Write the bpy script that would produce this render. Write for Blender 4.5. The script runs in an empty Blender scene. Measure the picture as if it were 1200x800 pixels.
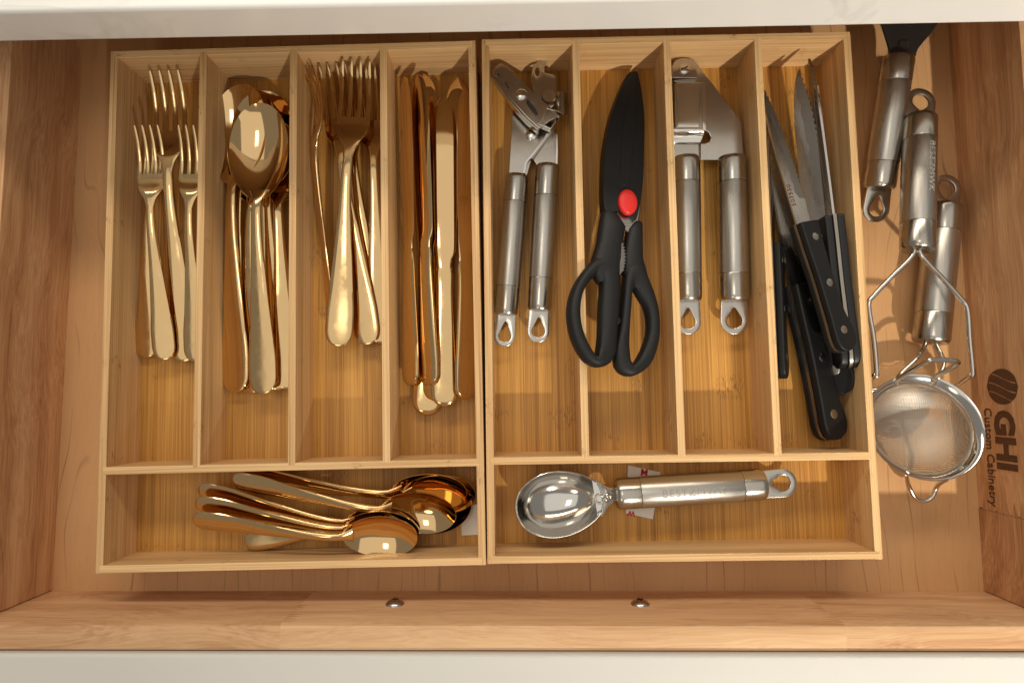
import bpy, bmesh, math, random
from mathutils import Vector, Matrix
random.seed(7)
sc = bpy.context.scene
C = sc.collection

# ------------------------------------------------------------------ camera
F = 744.1165
CAM = Vector((0.0168, -0.0346, 0.4642))
ROT = Matrix(((0.9999263, 0.0039576, 0.0114736),
              (-0.0029897, 0.9965296, -0.0831853),
              (-0.0117630, 0.0831449, 0.9964680)))
cd = bpy.data.cameras.new('camera'); cam = bpy.data.objects.new('camera', cd); C.objects.link(cam)
cd.sensor_fit = 'HORIZONTAL'; cd.sensor_width = 36; cd.lens = F / 1200 * 36
cd.clip_start = 0.01; cd.clip_end = 50
cam.matrix_world = Matrix.Translation(CAM) @ ROT.to_4x4()
sc.camera = cam

# ------------------------------------------------------------------ light
w = bpy.data.worlds.new('World'); sc.world = w; w.use_nodes = True
bg = w.node_tree.nodes['Background']
bg.inputs[0].default_value = (1.0, 0.94, 0.85, 1); bg.inputs[1].default_value = 0.31
def area(name, loc, target, power, size, color, shape='DISK', size_y=None, spread=180):
    l = bpy.data.lights.new(name, 'AREA'); l.energy = power; l.color = color
    l.shape = shape; l.size = size
    if size_y: l.size_y = size_y
    l.spread = math.radians(spread)
    o = bpy.data.objects.new(name, l); C.objects.link(o); o.location = loc
    o.rotation_euler = (Vector(target) - Vector(loc)).to_track_quat('-Z', 'Y').to_euler()
    return o
area('lit_ceiling', (0.05, -0.05, 2.1), (0.05, -0.05, 0), 12.5, 2.6, (1.0, 0.95, 0.87), 'RECTANGLE', 2.2)
area('ceiling_lamp', (-0.42, 0.22, 2.05), (-0.42, 0.22, 0), 3.2, 0.30, (1.0, 0.93, 0.80), 'RECTANGLE', 0.62)
area('ceiling_spot_right', (0.60, -1.36, 1.16), (0.42, 0.05, 0), 2.3, 0.045, (1.0, 0.93, 0.80), spread=44)
area('ceiling_spot_left', (-0.62, -1.25, 1.45), (-0.15, 0.0, 0), 2.4, 0.45, (1.0, 0.84, 0.60))
area('wall_cupboard_strip', (-0.05, 0.78, 0.78), (0.0, -0.12, 0.02), 7.5, 1.3, (1.0, 0.90, 0.74), 'RECTANGLE', 0.14)
vs = sc.view_settings
vs.view_transform = 'Standard'; vs.look = 'None'; vs.gamma = 1; vs.exposure = -0.16
try: vs.use_curve_mapping = False
except Exception: pass
sc.render.engine = 'CYCLES'
cy = sc.cycles
cy.max_bounces = 8; cy.diffuse_bounces = 4; cy.glossy_bounces = 5; cy.transmission_bounces = 2; cy.transparent_max_bounces = 8
sc.render.resolution_x = 1024; sc.render.resolution_y = 682

def P(px, py, z):
    """world point at height z that stands at photo pixel (px, py)"""
    d = ROT @ Vector(((px - 600) / F, -(py - 400) / F, -1))
    return CAM + d * ((z - CAM.z) / d.z)

# ------------------------------------------------------------------ materials
def new_mat(name):
    m = bpy.data.materials.new(name); m.use_nodes = True
    nt = m.node_tree
    return m, nt, nt.nodes['Principled BSDF']
def N(nt, t, **k):
    n = nt.nodes.new(t)
    for a, b in k.items(): setattr(n, a, b)
    return n
def math_node(nt, op, a, b=None, clamp=False):
    n = N(nt, 'ShaderNodeMath', operation=op); n.use_clamp = clamp
    for i, v in enumerate((a, b)):
        if v is None: continue
        if isinstance(v, (int, float)): n.inputs[i].default_value = v
        else: nt.links.new(v, n.inputs[i])
    return n.outputs[0]
def mix_col(nt, fac, a, b, mode='MIX'):
    n = N(nt, 'ShaderNodeMix', data_type='RGBA', blend_type=mode)
    for sock, v in ((n.inputs[0], fac), (n.inputs[6], a), (n.inputs[7], b)):
        if isinstance(v, (int, float)): sock.default_value = v
        elif isinstance(v, tuple): sock.default_value = (*v, 1)
        else: nt.links.new(v, sock)
    return n.outputs[2]
def ramp(nt, fac, stops):
    n = N(nt, 'ShaderNodeValToRGB')
    e = n.color_ramp.elements
    while len(e) < len(stops): e.new(0.5)
    for q, (pos, col) in zip(e, stops):
        q.position = pos; q.color = (*col, 1) if len(col) == 3 else col
    nt.links.new(fac, n.inputs[0])
    return n.outputs[0]
def noise(nt, vec, scale, detail=4, rough=.5, dist=0.0):
    n = N(nt, 'ShaderNodeTexNoise'); n.inputs['Scale'].default_value = scale
    n.inputs['Detail'].default_value = detail; n.inputs['Roughness'].default_value = rough
    n.inputs['Distortion'].default_value = dist
    nt.links.new(vec, n.inputs['Vector'])
    return n.outputs['Fac']
def coords(nt, axis, seed=True):
    """object coordinates turned so that X runs along the grain, shifted per piece"""
    tc = N(nt, 'ShaderNodeTexCoord')
    sp = N(nt, 'ShaderNodeSeparateXYZ'); nt.links.new(tc.outputs['Object'], sp.inputs[0])
    cb = N(nt, 'ShaderNodeCombineXYZ')
    order = {'X': (0, 1, 2), 'Y': (1, 0, 2), 'Z': (2, 0, 1)}[axis]
    at = N(nt, 'ShaderNodeAttribute', attribute_type='OBJECT', attribute_name='seed')
    for i, k in enumerate(order):
        nt.links.new(math_node(nt, 'ADD', sp.outputs[k], at.outputs['Fac']) if i < 3 else sp.outputs[k], cb.inputs[i])
    return cb.outputs[0]
def stretch(nt, vec, sx, sy, sz):
    m = N(nt, 'ShaderNodeMapping'); m.inputs['Scale'].default_value = (sx, sy, sz)
    nt.links.new(vec, m.inputs['Vector'])
    return m.outputs[0]
def tone_attr(nt):
    return N(nt, 'ShaderNodeAttribute', attribute_type='OBJECT', attribute_name='tone').outputs['Fac']

def bamboo(axis, dark=(.52, .292, .118), light=(.79, .528, .262)):
    m, nt, b = new_mat('bamboo_' + axis.lower())
    v = coords(nt, axis)
    sp = N(nt, 'ShaderNodeSeparateXYZ'); nt.links.new(v, sp.inputs[0])
    # glued lamellas: a tone for each strip across the grain
    q = math_node(nt, 'FLOOR', math_node(nt, 'DIVIDE', math_node(nt, 'ADD', sp.outputs[1], sp.outputs[2]), .0135))
    wn = N(nt, 'ShaderNodeTexWhiteNoise', noise_dimensions='1D'); nt.links.new(q, wn.inputs['W'])
    fib = noise(nt, stretch(nt, v, 9, 1500, 1500), 1.0, 2, .65)
    fib2 = noise(nt, stretch(nt, v, 5, 300, 300), 1.0, 2, .55)
    f = math_node(nt, 'ADD', math_node(nt, 'MULTIPLY', fib, 1.0), math_node(nt, 'MULTIPLY', fib2, .50))
    f = math_node(nt, 'ADD', f, math_node(nt, 'MULTIPLY', wn.outputs['Value'], .20))
    f = math_node(nt, 'SUBTRACT', f, .47)
    col = ramp(nt, f, [(0.0, tuple(c * .62 for c in dark)), (.2, dark), (.55, light), (1.0, tuple(min(1, c * 1.12) for c in light))])
    # culm nodes: short dark dashes gathered in sparse bands
    blob = noise(nt, stretch(nt, v, 48, 42, 42), 1.0, 1, .5)
    blob = math_node(nt, 'MULTIPLY', math_node(nt, 'SUBTRACT', blob, .635, True), 12, True)
    dash = noise(nt, stretch(nt, v, 260, 1300, 1300), 1.0, 2, .6)
    dash = math_node(nt, 'MULTIPLY', math_node(nt, 'SUBTRACT', dash, .52, True), 7, True)
    col = mix_col(nt, math_node(nt, 'MULTIPLY', blob, dash), col, (.20, .085, .025))
    cloud = noise(nt, stretch(nt, v, 9, 22, 22), 1.0, 3, .5)
    col = mix_col(nt, math_node(nt, 'MULTIPLY', cloud, .25), col, tuple((a + b) / 2 for a, b in zip(dark, light)), 'MIX')
    nt.links.new(col, b.inputs['Base Color'])
    b.inputs['Roughness'].default_value = .48
    b.inputs['Specular IOR Level'].default_value = .35
    bp = N(nt, 'ShaderNodeBump'); bp.inputs['Strength'].default_value = .12; bp.inputs['Distance'].default_value = .0006
    nt.links.new(fib, bp.inputs['Height']); nt.links.new(bp.outputs[0], b.inputs['Normal'])
    return m

def timber(name, axis, dark, mid, light, ring=55, streak=.5, lines=.0):
    """plain sawn board: soft streaks, pores and (lines > 0) thin wandering growth lines"""
    m, nt, b = new_mat(name)
    v = coords(nt, axis)
    warp = noise(nt, stretch(nt, v, 5, 16, 16), 1.0, 2, .5)
    wv = N(nt, 'ShaderNodeVectorMath', operation='ADD'); nt.links.new(v, wv.inputs[0])
    cb = N(nt, 'ShaderNodeCombineXYZ')
    k = math_node(nt, 'MULTIPLY', warp, .05)
    nt.links.new(k, cb.inputs[1]); nt.links.new(k, cb.inputs[2]); nt.links.new(cb.outputs[0], wv.inputs[1])
    v2 = wv.outputs[0]
    broad = noise(nt, stretch(nt, v2, 2.2, ring, ring), 1.0, 4, .55)
    fine = noise(nt, stretch(nt, v2, 16, 700, 700), 1.0, 3, .6)
    f = math_node(nt, 'ADD', math_node(nt, 'MULTIPLY', broad, 1.0), math_node(nt, 'MULTIPLY', fine, streak))
    f = math_node(nt, 'ADD', math_node(nt, 'SUBTRACT', f, .5 * streak), tone_attr(nt))
    col = ramp(nt, f, [(.22, dark), (.5, mid), (.8, light)])
    pore = noise(nt, stretch(nt, v2, 70, 1000, 1000), 1.0, 2, .6)
    pore = math_node(nt, 'MULTIPLY', math_node(nt, 'SUBTRACT', pore, .66, True), 5, True)
    col = mix_col(nt, math_node(nt, 'MULTIPLY', pore, .5), col, tuple(c * .45 for c in dark))
    if lines:
        sp = N(nt, 'ShaderNodeSeparateXYZ'); nt.links.new(v2, sp.inputs[0])
        w2 = noise(nt, stretch(nt, v2, 3, 20, 20), 1.0, 2, .5)
        ph = math_node(nt, 'ADD', math_node(nt, 'MULTIPLY', sp.outputs[1], 90), math_node(nt, 'MULTIPLY', w2, 5))
        fr = math_node(nt, 'ABSOLUTE', math_node(nt, 'SUBTRACT', math_node(nt, 'FRACT', ph), .5))
        ln = math_node(nt, 'SUBTRACT', 1, math_node(nt, 'MULTIPLY', fr, 16), True)
        brk = noise(nt, stretch(nt, v, 18, 40, 40), 1.0, 2, .5)
        ln = math_node(nt, 'MULTIPLY', ln, math_node(nt, 'MULTIPLY', math_node(nt, 'SUBTRACT', brk, .40, True), 4, True))
        col = mix_col(nt, math_node(nt, 'MULTIPLY', ln, lines), col, tuple(c * .55 for c in dark))
    nt.links.new(col, b.inputs['Base Color'])
    b.inputs['Roughness'].default_value = .5; b.inputs['Specular IOR Level'].default_value = .3
    bp = N(nt, 'ShaderNodeBump'); bp.inputs['Strength'].default_value = .1; bp.inputs['Distance'].default_value = .0006
    nt.links.new(fine, bp.inputs['Height']); nt.links.new(bp.outputs[0], b.inputs['Normal'])
    return m

def metal(name, col, r0, r1, scale=(60, 60, 60), bump=0.0):
    m, nt, b = new_mat(name)
    tc = N(nt, 'ShaderNodeTexCoord')
    v = stretch(nt, tc.outputs['Object'], *scale)
    n = noise(nt, v, 1.0, 4, .6)
    mr = N(nt, 'ShaderNodeMapRange'); nt.links.new(n, mr.inputs[0])
    mr.inputs[1].default_value = .3; mr.inputs[2].default_value = .7
    mr.inputs[3].default_value = r0; mr.inputs[4].default_value = r1
    nt.links.new(mr.outputs[0], b.inputs['Roughness'])
    c = mix_col(nt, n, tuple(x * .93 for x in col), col)
    nt.links.new(c, b.inputs['Base Color'])
    b.inputs['Metallic'].default_value = 1
    if bump:
        bp = N(nt, 'ShaderNodeBump'); bp.inputs['Strength'].default_value = bump; bp.inputs['Distance'].default_value = .0002
        nt.links.new(n, bp.inputs['Height']); nt.links.new(bp.outputs[0], b.inputs['Normal'])
    return m
def plain(name, col, rough=.5, spec=.5, var=.08, scale=90, bump=0.0):
    m, nt, b = new_mat(name)
    tc = N(nt, 'ShaderNodeTexCoord')
    n = noise(nt, tc.outputs['Object'], scale, 4, .6)
    c = mix_col(nt, n, tuple(x * (1 - var) for x in col), tuple(min(1, x * (1 + var)) for x in col))
    nt.links.new(c, b.inputs['Base Color'])
    b.inputs['Roughness'].default_value = rough; b.inputs['Specular IOR Level'].default_value = spec
    if bump:
        bp = N(nt, 'ShaderNodeBump'); bp.inputs['Strength'].default_value = bump; bp.inputs['Distance'].default_value = .0003
        n2 = noise(nt, tc.outputs['Object'], 2500, 2, .5)
        nt.links.new(n2, bp.inputs['Height']); nt.links.new(bp.outputs[0], b.inputs['Normal'])
    return m
def quartz():
    m, nt, b = new_mat('quartz')
    tc = N(nt, 'ShaderNodeTexCoord')
    v = stretch(nt, tc.outputs['Object'], 6, 9, 9)
    n = noise(nt, v, 1.0, 5, .55, .8)
    d = math_node(nt, 'ABSOLUTE', math_node(nt, 'SUBTRACT', n, .5))
    vein = math_node(nt, 'SUBTRACT', 1, math_node(nt, 'MULTIPLY', d, 55), True)
    msk = noise(nt, tc.outputs['Object'], 5, 2, .5)
    vein = math_node(nt, 'MULTIPLY', vein, math_node(nt, 'MULTIPLY', math_node(nt, 'SUBTRACT', msk, .44, True), 5, True))
    cl = noise(nt, tc.outputs['Object'], 7, 3, .5)
    base = mix_col(nt, cl, (.92, .915, .89), (.86, .855, .835))
    col = mix_col(nt, math_node(nt, 'MULTIPLY', vein, .5), base, (.36, .35, .34))
    nt.links.new(col, b.inputs['Base Color'])
    b.inputs['Roughness'].default_value = .25
    return m
def wire_mesh():
    m, nt, b = new_mat('wire_mesh')
    tc = N(nt, 'ShaderNodeTexCoord')
    sp = N(nt, 'ShaderNodeSeparateXYZ'); nt.links.new(tc.outputs['UV'], sp.inputs[0])
    def line(o):
        fr = math_node(nt, 'FRACT', math_node(nt, 'MULTIPLY', o, 1.0))
        return math_node(nt, 'LESS_THAN', fr, .38)
    ln = math_node(nt, 'MAXIMUM', line(sp.outputs[0]), line(sp.outputs[1]))
    nt.links.new(ln, b.inputs['Alpha'])
    b.inputs['Base Color'].default_value = (.44, .415, .37, 1); b.inputs['Metallic'].default_value = 1
    b.inputs['Roughness'].default_value = .58
    return m

M = {
 'bx': bamboo('X'), 'by': bamboo('Y'),
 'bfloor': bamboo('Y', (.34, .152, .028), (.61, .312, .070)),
 'maple': timber('maple_panel', 'Y', (.46, .240, .100), (.56, .312, .140), (.62, .365, .178), 14, .25, .85),
 'side': timber('side_board', 'Y', (.28, .125, .052), (.52, .272, .128), (.72, .44, .232), 60, .7),
 'front': timber('front_board', 'X', (.42, .20, .095), (.60, .35, .18), (.72, .46, .255), 70, .7),
 'white': plain('white_paint', (.66, .64, .60), .38, .4, .02, 30),
 'tile': plain('floor_tile', (.76, .77, .74), .35, .4, .03, 4),
 'quartz': quartz(),
 'gold': metal('gold', (.73, .50, .245), .05, .19, (110, 110, 110)),
 'goldb': metal('gold_bowl', (.75, .51, .255), .04, .09, (45, 45, 45)),
 'chrome': metal('polished_steel', (.66, .63, .585), .07, .16, (70, 70, 70)),
 'brushed': metal('brushed_steel', (.46, .43, .385), .26, .40, (60, 900, 900), .15),
 'collar': metal('satin_steel', (.45, .415, .365), .18, .28, (60, 500, 500), .05),
 'plate': metal('plate_steel', (.50, .465, .415), .18, .28, (80, 80, 80)),
 'blade': metal('blade_steel', (.54, .51, .47), .18, .30, (40, 700, 700), .08),
 'black': plain('black_plastic', (.007, .007, .0075), .42, .35, .15, 60, .10),
 'soft': plain('black_soft_grip', (.0085, .0085, .009), .52, .35, .2, 80, .25),
 'nylon': plain('dark_nylon', (.020, .017, .015), .40, .45, .1, 60, .1),
 'red': plain('red_plastic', (.70, .025, .02), .35, .5, .05, 40),
 'paper': plain('paper', (.72, .68, .62), .7, .2, .03, 60),
 'redink': plain('red_ink', (.55, .04, .05), .6, .2, .03),
 'burn': plain('burnt_stamp', (.105, .045, .021), .6, .2, .55, 420),
 'etch': plain('etched_mark', (.29, .27, .24), .5, .4, .1),
 'tang': metal('tang_steel', (.34, .30, .25), .28, .42, (60, 300, 300)),
 'edge': metal('ground_edge', (.38, .355, .32), .30, .45, (300, 60, 60), .2),
 'screw': metal('zinc', (.55, .54, .54), .18, .3),
 'dark': plain('cabinet_dark', (.10, .055, .035), .6, .2, .1),
 'mesh': wire_mesh(),
}

# ------------------------------------------------------------------ mesh tools
class MB:
    def __init__(s): s.v = []; s.f = []; s.uv = None
    def add(s, vs, fs):
        o = len(s.v); s.v += [Vector(q) for q in vs]; s.f += [tuple(i + o for i in g) for g in fs]; return s
    def box(s, x0, x1, y0, y1, z0, z1):
        return s.add([(x0,y0,z0),(x1,y0,z0),(x1,y1,z0),(x0,y1,z0),(x0,y0,z1),(x1,y0,z1),(x1,y1,z1),(x0,y1,z1)],
                     [(3,2,1,0),(4,5,6,7),(0,1,5,4),(1,2,6,5),(2,3,7,6),(3,0,4,7)])
    def rings(s, R, cap=True, loop=False):
        n = len(R[0]); vs = [p for r in R for p in r]; fs = []
        for i in range(len(R) - (0 if loop else 1)):
            a = i * n; b = ((i + 1) % len(R)) * n
            for j in range(n):
                k = (j + 1) % n
                fs.append((a + j, a + k, b + k, b + j))
        if cap and not loop:
            fs.append(tuple(range(n - 1, -1, -1))); fs.append(tuple((len(R) - 1) * n + j for j in range(n)))
        return s.add(vs, fs)
    def strap(s, st, n=18, e=2.6):
        """stations (x, ycentre, zcentre, halfwidth, thickness)"""
        R = []
        for x, y, z, hw, th in st:
            R.append([(x, y + hw * sgnpow(math.cos(t), 2 / e), z + th / 2 * sgnpow(math.sin(t), 2 / e))
                      for t in (2 * math.pi * k / n for k in range(n))])
        return s.rings(R)
    def lathe(s, prof, n=28, oval=1.0):
        """(x, r) pairs turned about the x axis"""
        return s.rings([[(x, r * math.cos(t), r * oval * math.sin(t)) for t in (2 * math.pi * k / n for k in range(n))] for x, r in prof])
    def tube(s, pts, r, n=10, closed=False):
        pts = [Vector(p) for p in pts]; R = []; m = len(pts); u = None
        for i, p in enumerate(pts):
            a = pts[(i - 1) % m] if (closed or i > 0) else p; b = pts[(i + 1) % m] if (closed or i < m - 1) else p
            t = (b - a).normalized()
            if u is None: u = t.orthogonal().normalized()
            u = (u - t * u.dot(t)).normalized(); q = t.cross(u)
            rr = r[i] if isinstance(r, (list, tuple)) else r
            R.append([p + (u * math.cos(g) + q * math.sin(g)) * rr for g in (2 * math.pi * k / n for k in range(n))])
        return s.rings(R, True, closed)
    def prism(s, poly, z0, z1):
        n = len(poly)
        ar = sum(poly[i][0] * poly[(i + 1) % n][1] - poly[(i + 1) % n][0] * poly[i][1] for i in range(n))
        if ar < 0: poly = poly[::-1]
        vs = [(p[0], p[1], z0) for p in poly] + [(p[0], p[1], z1) for p in poly]
        fs = [tuple(range(n - 1, -1, -1)), tuple(range(n, 2 * n))] + [(i, (i + 1) % n, n + (i + 1) % n, n + i) for i in range(n)]
        return s.add(vs, fs)
    def holed(s, outer, inner, z0, z1, n=48, e=6.0, m=12):
        """a ring-shaped plate or grip between two outlines"""
        cx = sum(p[0] for p in inner) / len(inner); cy = sum(p[1] for p in inner) / len(inner)
        R = []
        for k in range(n):
            t = 2 * math.pi * k / n
            a = ray(cx, cy, t, inner); b = ray(cx, cy, t, outer)
            mid = (a + b) / 2; h = (b - a) / 2
            R.append([(cx + (mid + h * sgnpow(math.cos(g), 2 / e)) * math.cos(t), cy + (mid + h * sgnpow(math.cos(g), 2 / e)) * math.sin(t),
                       (z0 + z1) / 2 + (z1 - z0) / 2 * sgnpow(math.sin(g), 2 / e)) for g in (2 * math.pi * q / m for q in range(m))])
        return s.rings(R, False, True)
    def build(s, name, mat, parent=None, mtx=None, bevel=0, ang=38, seg=2):
        me = bpy.data.meshes.new(name); bm = bmesh.new()
        bv = [bm.verts.new(v) for v in s.v]
        for f in s.f:
            try: bm.faces.new([bv[i] for i in f])
            except ValueError: pass
        bmesh.ops.recalc_face_normals(bm, faces=bm.faces)
        if bevel:
            es = [e for e in bm.edges if len(e.link_faces) == 2 and e.calc_face_angle(0) > .5]
            bmesh.ops.bevel(bm, geom=es, offset=bevel, segments=seg, profile=.5, affect='EDGES', clamp_overlap=True)
        for f in bm.faces: f.smooth = True
        for e in bm.edges:
            if len(e.link_faces) == 2 and e.calc_face_angle(0) > math.radians(ang): e.smooth = False
        bm.to_mesh(me); bm.free(); me.materials.append(M[mat])
        o = bpy.data.objects.new(name, me); C.objects.link(o)
        if bevel: o.modifiers.new('weighted_normal', 'WEIGHTED_NORMAL').keep_sharp = True
        o['seed'] = random.uniform(0, 3.0); o['tone'] = 0.0
        if parent is not None:
            o.parent = parent; o.matrix_local = mtx if mtx is not None else Matrix()
        elif mtx is not None: o.matrix_world = mtx
        return o
def sgnpow(v, p): return math.copysign(abs(v) ** p, v)
def ray(cx, cy, t, poly):
    dx, dy = math.cos(t), math.sin(t); best = 0
    for i in range(len(poly)):
        ax, ay = poly[i][0] - cx, poly[i][1] - cy; bx, by = poly[(i + 1) % len(poly)][0] - cx, poly[(i + 1) % len(poly)][1] - cy
        ex, ey = bx - ax, by - ay; den = dx * ey - dy * ex
        if abs(den) < 1e-14: continue
        r = (ax * ey - ay * ex) / den; u = (ax * dy - ay * dx) / den
        if r > 0 and -1e-6 <= u <= 1 + 1e-6: best = max(best, r)
    return best
def smooth(pts, k=6, closed=False):
    """Catmull-Rom through the points"""
    pts = [Vector(p) for p in pts]; n = len(pts); out = []
    for i in range(n if closed else n - 1):
        g = lambda j: pts[j % n] if closed else pts[max(0, min(n - 1, j))]
        a, b, c, d = g(i - 1), g(i), g(i + 1), g(i + 2)
        for q in range(k):
            t = q / k
            out.append(.5 * ((2 * b) + (c - a) * t + (2 * a - 5 * b + 4 * c - d) * t * t + (3 * b - a - 3 * c + d) * t ** 3))
    if not closed: out.append(pts[-1])
    return out
def smooth2(poly, k=5): return [(p.x, p.y) for p in smooth([(a, b, 0) for a, b in poly], k, True)]
def interp(tab, x):
    """smooth (cosine-free cubic) lookup in a table of (x, y)"""
    xs = [t[0] for t in tab]; ys = [t[1] for t in tab]; n = len(xs)
    if x <= xs[0]: return ys[0]
    if x >= xs[-1]: return ys[-1]
    i = max(j for j in range(n) if xs[j] <= x); i = min(i, n - 2)
    h = xs[i + 1] - xs[i]; t = (x - xs[i]) / h
    def sl(j):
        if j <= 0 or j >= n - 1:
            return 0 if n < 2 else ((ys[1] - ys[0]) / (xs[1] - xs[0]) if j <= 0 else (ys[-1] - ys[-2]) / (xs[-1] - xs[-2]))
        a = (ys[j] - ys[j - 1]) / (xs[j] - xs[j - 1]); b = (ys[j + 1] - ys[j]) / (xs[j + 1] - xs[j])
        return 0 if a * b <= 0 else 2 * a * b / (a + b)
    m0, m1 = sl(i) * h, sl(i + 1) * h
    return ys[i] * (2*t**3 - 3*t*t + 1) + m0 * (t**3 - 2*t*t + t) + ys[i+1] * (-2*t**3 + 3*t*t) + m1 * (t**3 - t*t)

def thing(name, label, cat, mtx=None, group=None, kind=None):
    o = bpy.data.objects.new(name, None); C.objects.link(o); o.empty_display_size = .01
    if isinstance(mtx, Vector): mtx = Matrix.Translation(mtx)
    if mtx is not None: o.matrix_world = mtx
    o['label'] = label; o['category'] = cat
    if group: o['group'] = group
    if kind: o['kind'] = kind
    return o
def tag(o, label, cat, group=None, kind=None):
    o['label'] = label; o['category'] = cat
    if group: o['group'] = group
    if kind: o['kind'] = kind
    return o
def text_part(name, body, size, mat, parent, mtx, depth=.0002, align='CENTER', bold=0.0, spacing=1.0, bend=None):
    cu = bpy.data.curves.new(name, 'FONT'); cu.body = body; cu.size = size; cu.extrude = depth; cu.offset = bold
    cu.align_x = align; cu.align_y = 'CENTER'; cu.resolution_u = 3; cu.space_character = spacing
    t = bpy.data.objects.new(name + '_curve', cu); C.objects.link(t)
    bpy.context.view_layer.update()
    me = bpy.data.meshes.new_from_object(t.evaluated_get(bpy.context.evaluated_depsgraph_get()))
    bpy.data.objects.remove(t); bpy.data.curves.remove(cu)
    if bend:
        bm = bmesh.new(); bm.from_mesh(me); bmesh.ops.triangulate(bm, faces=bm.faces)
        for _ in range(2): bmesh.ops.subdivide_edges(bm, edges=[e for e in bm.edges if e.calc_length() > .0008], cuts=1); bmesh.ops.triangulate(bm, faces=bm.faces)
        bm.to_mesh(me); bm.free()
        for v in me.vertices:
            q = v.co.y / bend; r_ = bend + v.co.z + .00006; v.co = (v.co.x, r_ * math.sin(q), r_ * math.cos(q))
    me.materials.clear(); me.materials.append(M[mat]); me.name = name
    o = bpy.data.objects.new(name, me); C.objects.link(o); o['seed'] = 0.0
    o.parent = parent; o.matrix_local = mtx
    return o
def frame(a, b, roll=0.0, scale=1.0):
    """x from a to b, z as near to up as can be, rolled about x"""
    x = (b - a).normalized(); z = Vector((0, 0, 1)); z = (z - x * z.dot(x)).normalized(); y = z.cross(x)
    R = Matrix((x, y, z)).transposed() @ Matrix.Rotation(math.radians(roll), 3, 'X')
    return Matrix.Translation(a) @ (R * scale).to_4x4()

# ------------------------------------------------------------------ the place: floor, cabinet, countertop, drawer
o = MB().box(-2, 2, -2.5, 2, -.80, -.78).build('floor', 'tile'); o['kind'] = 'structure'
H = .0427; FZ = .0065
XL, XR, YF, YB, HD = -.3184, .3432, -.1736, .335, .0653

cab = thing('cabinet', 'unseen cabinet carcass added around the drawer to keep light out under the countertop', 'cabinet', Vector((0, .2, -.75)), kind='structure')  # out-of-view carcass, added so no light leaks in behind the drawer
def cpart(name, x0, x1, y0, y1, z0, z1, mat, bevel=.001):
    return MB().box(x0, x1, y0 - .2, y1 - .2, z0 + .75, z1 + .75).build(name, mat, cab, None, bevel)
cpart('unseen_side_panel', -.375, -.357, .205, .80, -.75, .0985, 'dark'); cpart('unseen_side_panel', .382, .400, .205, .80, -.75, .0985, 'dark')
cpart('unseen_back_panel', -.356, .381, .60, .615, -.75, .0985, 'dark')
cpart('cross_rail', -.356, .381, .205, .225, -.06, -.02, 'white')

ct = MB().box(-.9, .9, 0, .62, 0, .030).build('countertop', 'quartz', None, Matrix.Translation((0, .1813, .100)) @ Matrix.Rotation(.0101, 4, 'Z'), .0025, 38, 3)
tag(ct, 'white stone countertop slab with faint grey veins overhanging the drawer', 'countertop')

dr = thing('drawer', 'open wooden kitchen drawer holding two bamboo trays of cutlery', 'drawer', Vector((0, YF, 0)))
def dpart(name, x0, x1, y0, y1, z0, z1, mat, parent=None, bevel=.0012, tone=0.0):
    o = MB().box(x0, x1, y0 - YF, y1 - YF, z0, z1).build(name, mat, parent or dr, None, bevel)
    o['tone'] = tone; return o
dpart('bottom_panel', XL - .006, XR + .006, YF - .006, YB, -.008, 0, 'maple', None, 0)
sw = dpart('side_wall', XL - .0135, XL, YF + .0002, YB, -.012, HD, 'side', tone=.10)
sr = dpart('side_wall', XR, XR + .0135, -.1155, YB, -.012, HD, 'side', tone=.07)
s2 = dpart('stave', XR, XR + .0135, YF + .0002, -.1157, -.012, HD, 'side', sr, tone=-.04)
# finger joint: narrow teeth of the darker stave let into the lighter one
for k in range(9):
    z = .004 + k * .0068
    tl = random.uniform(.007, .012)
    t = MB().add([(XR - .0002, -.1158 - YF, z), (XR - .0002, -.1158 - YF, z + .0052), (XR - .0002, -.1158 + tl - YF, z + .0026),
                  (XR + .004, -.1158 - YF, z), (XR + .004, -.1158 - YF, z + .0052), (XR + .004, -.1158 + tl - YF, z + .0026)],
                 [(0,1,2),(3,5,4),(0,3,4,1),(1,4,5,2),(2,5,3,0)]).build('joint_tooth', 'side', sr)
    t['tone'] = -.04; t['seed'] = s2['seed']
dpart('back_wall', XL + .0002, XR - .0002, YB - .013, YB - .0002, .0005, HD, 'front')
# front wall of finger-jointed staves
xs = [XL - .0135, -.130, .2135, XR + .0135]; tn = [-.03, .13, .02]
fw = None
for i in range(3):
    yz = [(0, -.012), (-.0157, -.012), (-.0157, HD - .0015), (-.0153, HD - .0004), (-.0142, HD), (-.0030, HD), (-.0012, HD - .0007), (0, HD - .0028)]
    o = MB().rings([[(x, y, z) for y, z in yz] for x in (xs[i], xs[i + 1])]).build('front_wall' if i == 0 else 'stave', 'front', fw or dr, None, 0, 30)
    o['tone'] = tn[i]
    if fw is None: fw = o
for x, tone, sd, src in ((-.1302, -.03, -1, 0), (.2133, .02, 1, 2)):
    for k in range(8):
        z = .030 + k * .0042
        tl = random.uniform(.006, .011)
        t = MB().add([(x, .0002, z), (x, .0002, z + .0036), (x + (-sd) * tl, .0002, z + .0018),
                      (x, -.004, z), (x, -.004, z + .0036), (x + (-sd) * tl, -.004, z + .0018)],
                     [(0,1,2),(3,5,4),(0,3,4,1),(1,4,5,2),(2,5,3,0)]).build('joint_tooth', 'front', fw)
        t['tone'] = tone
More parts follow.
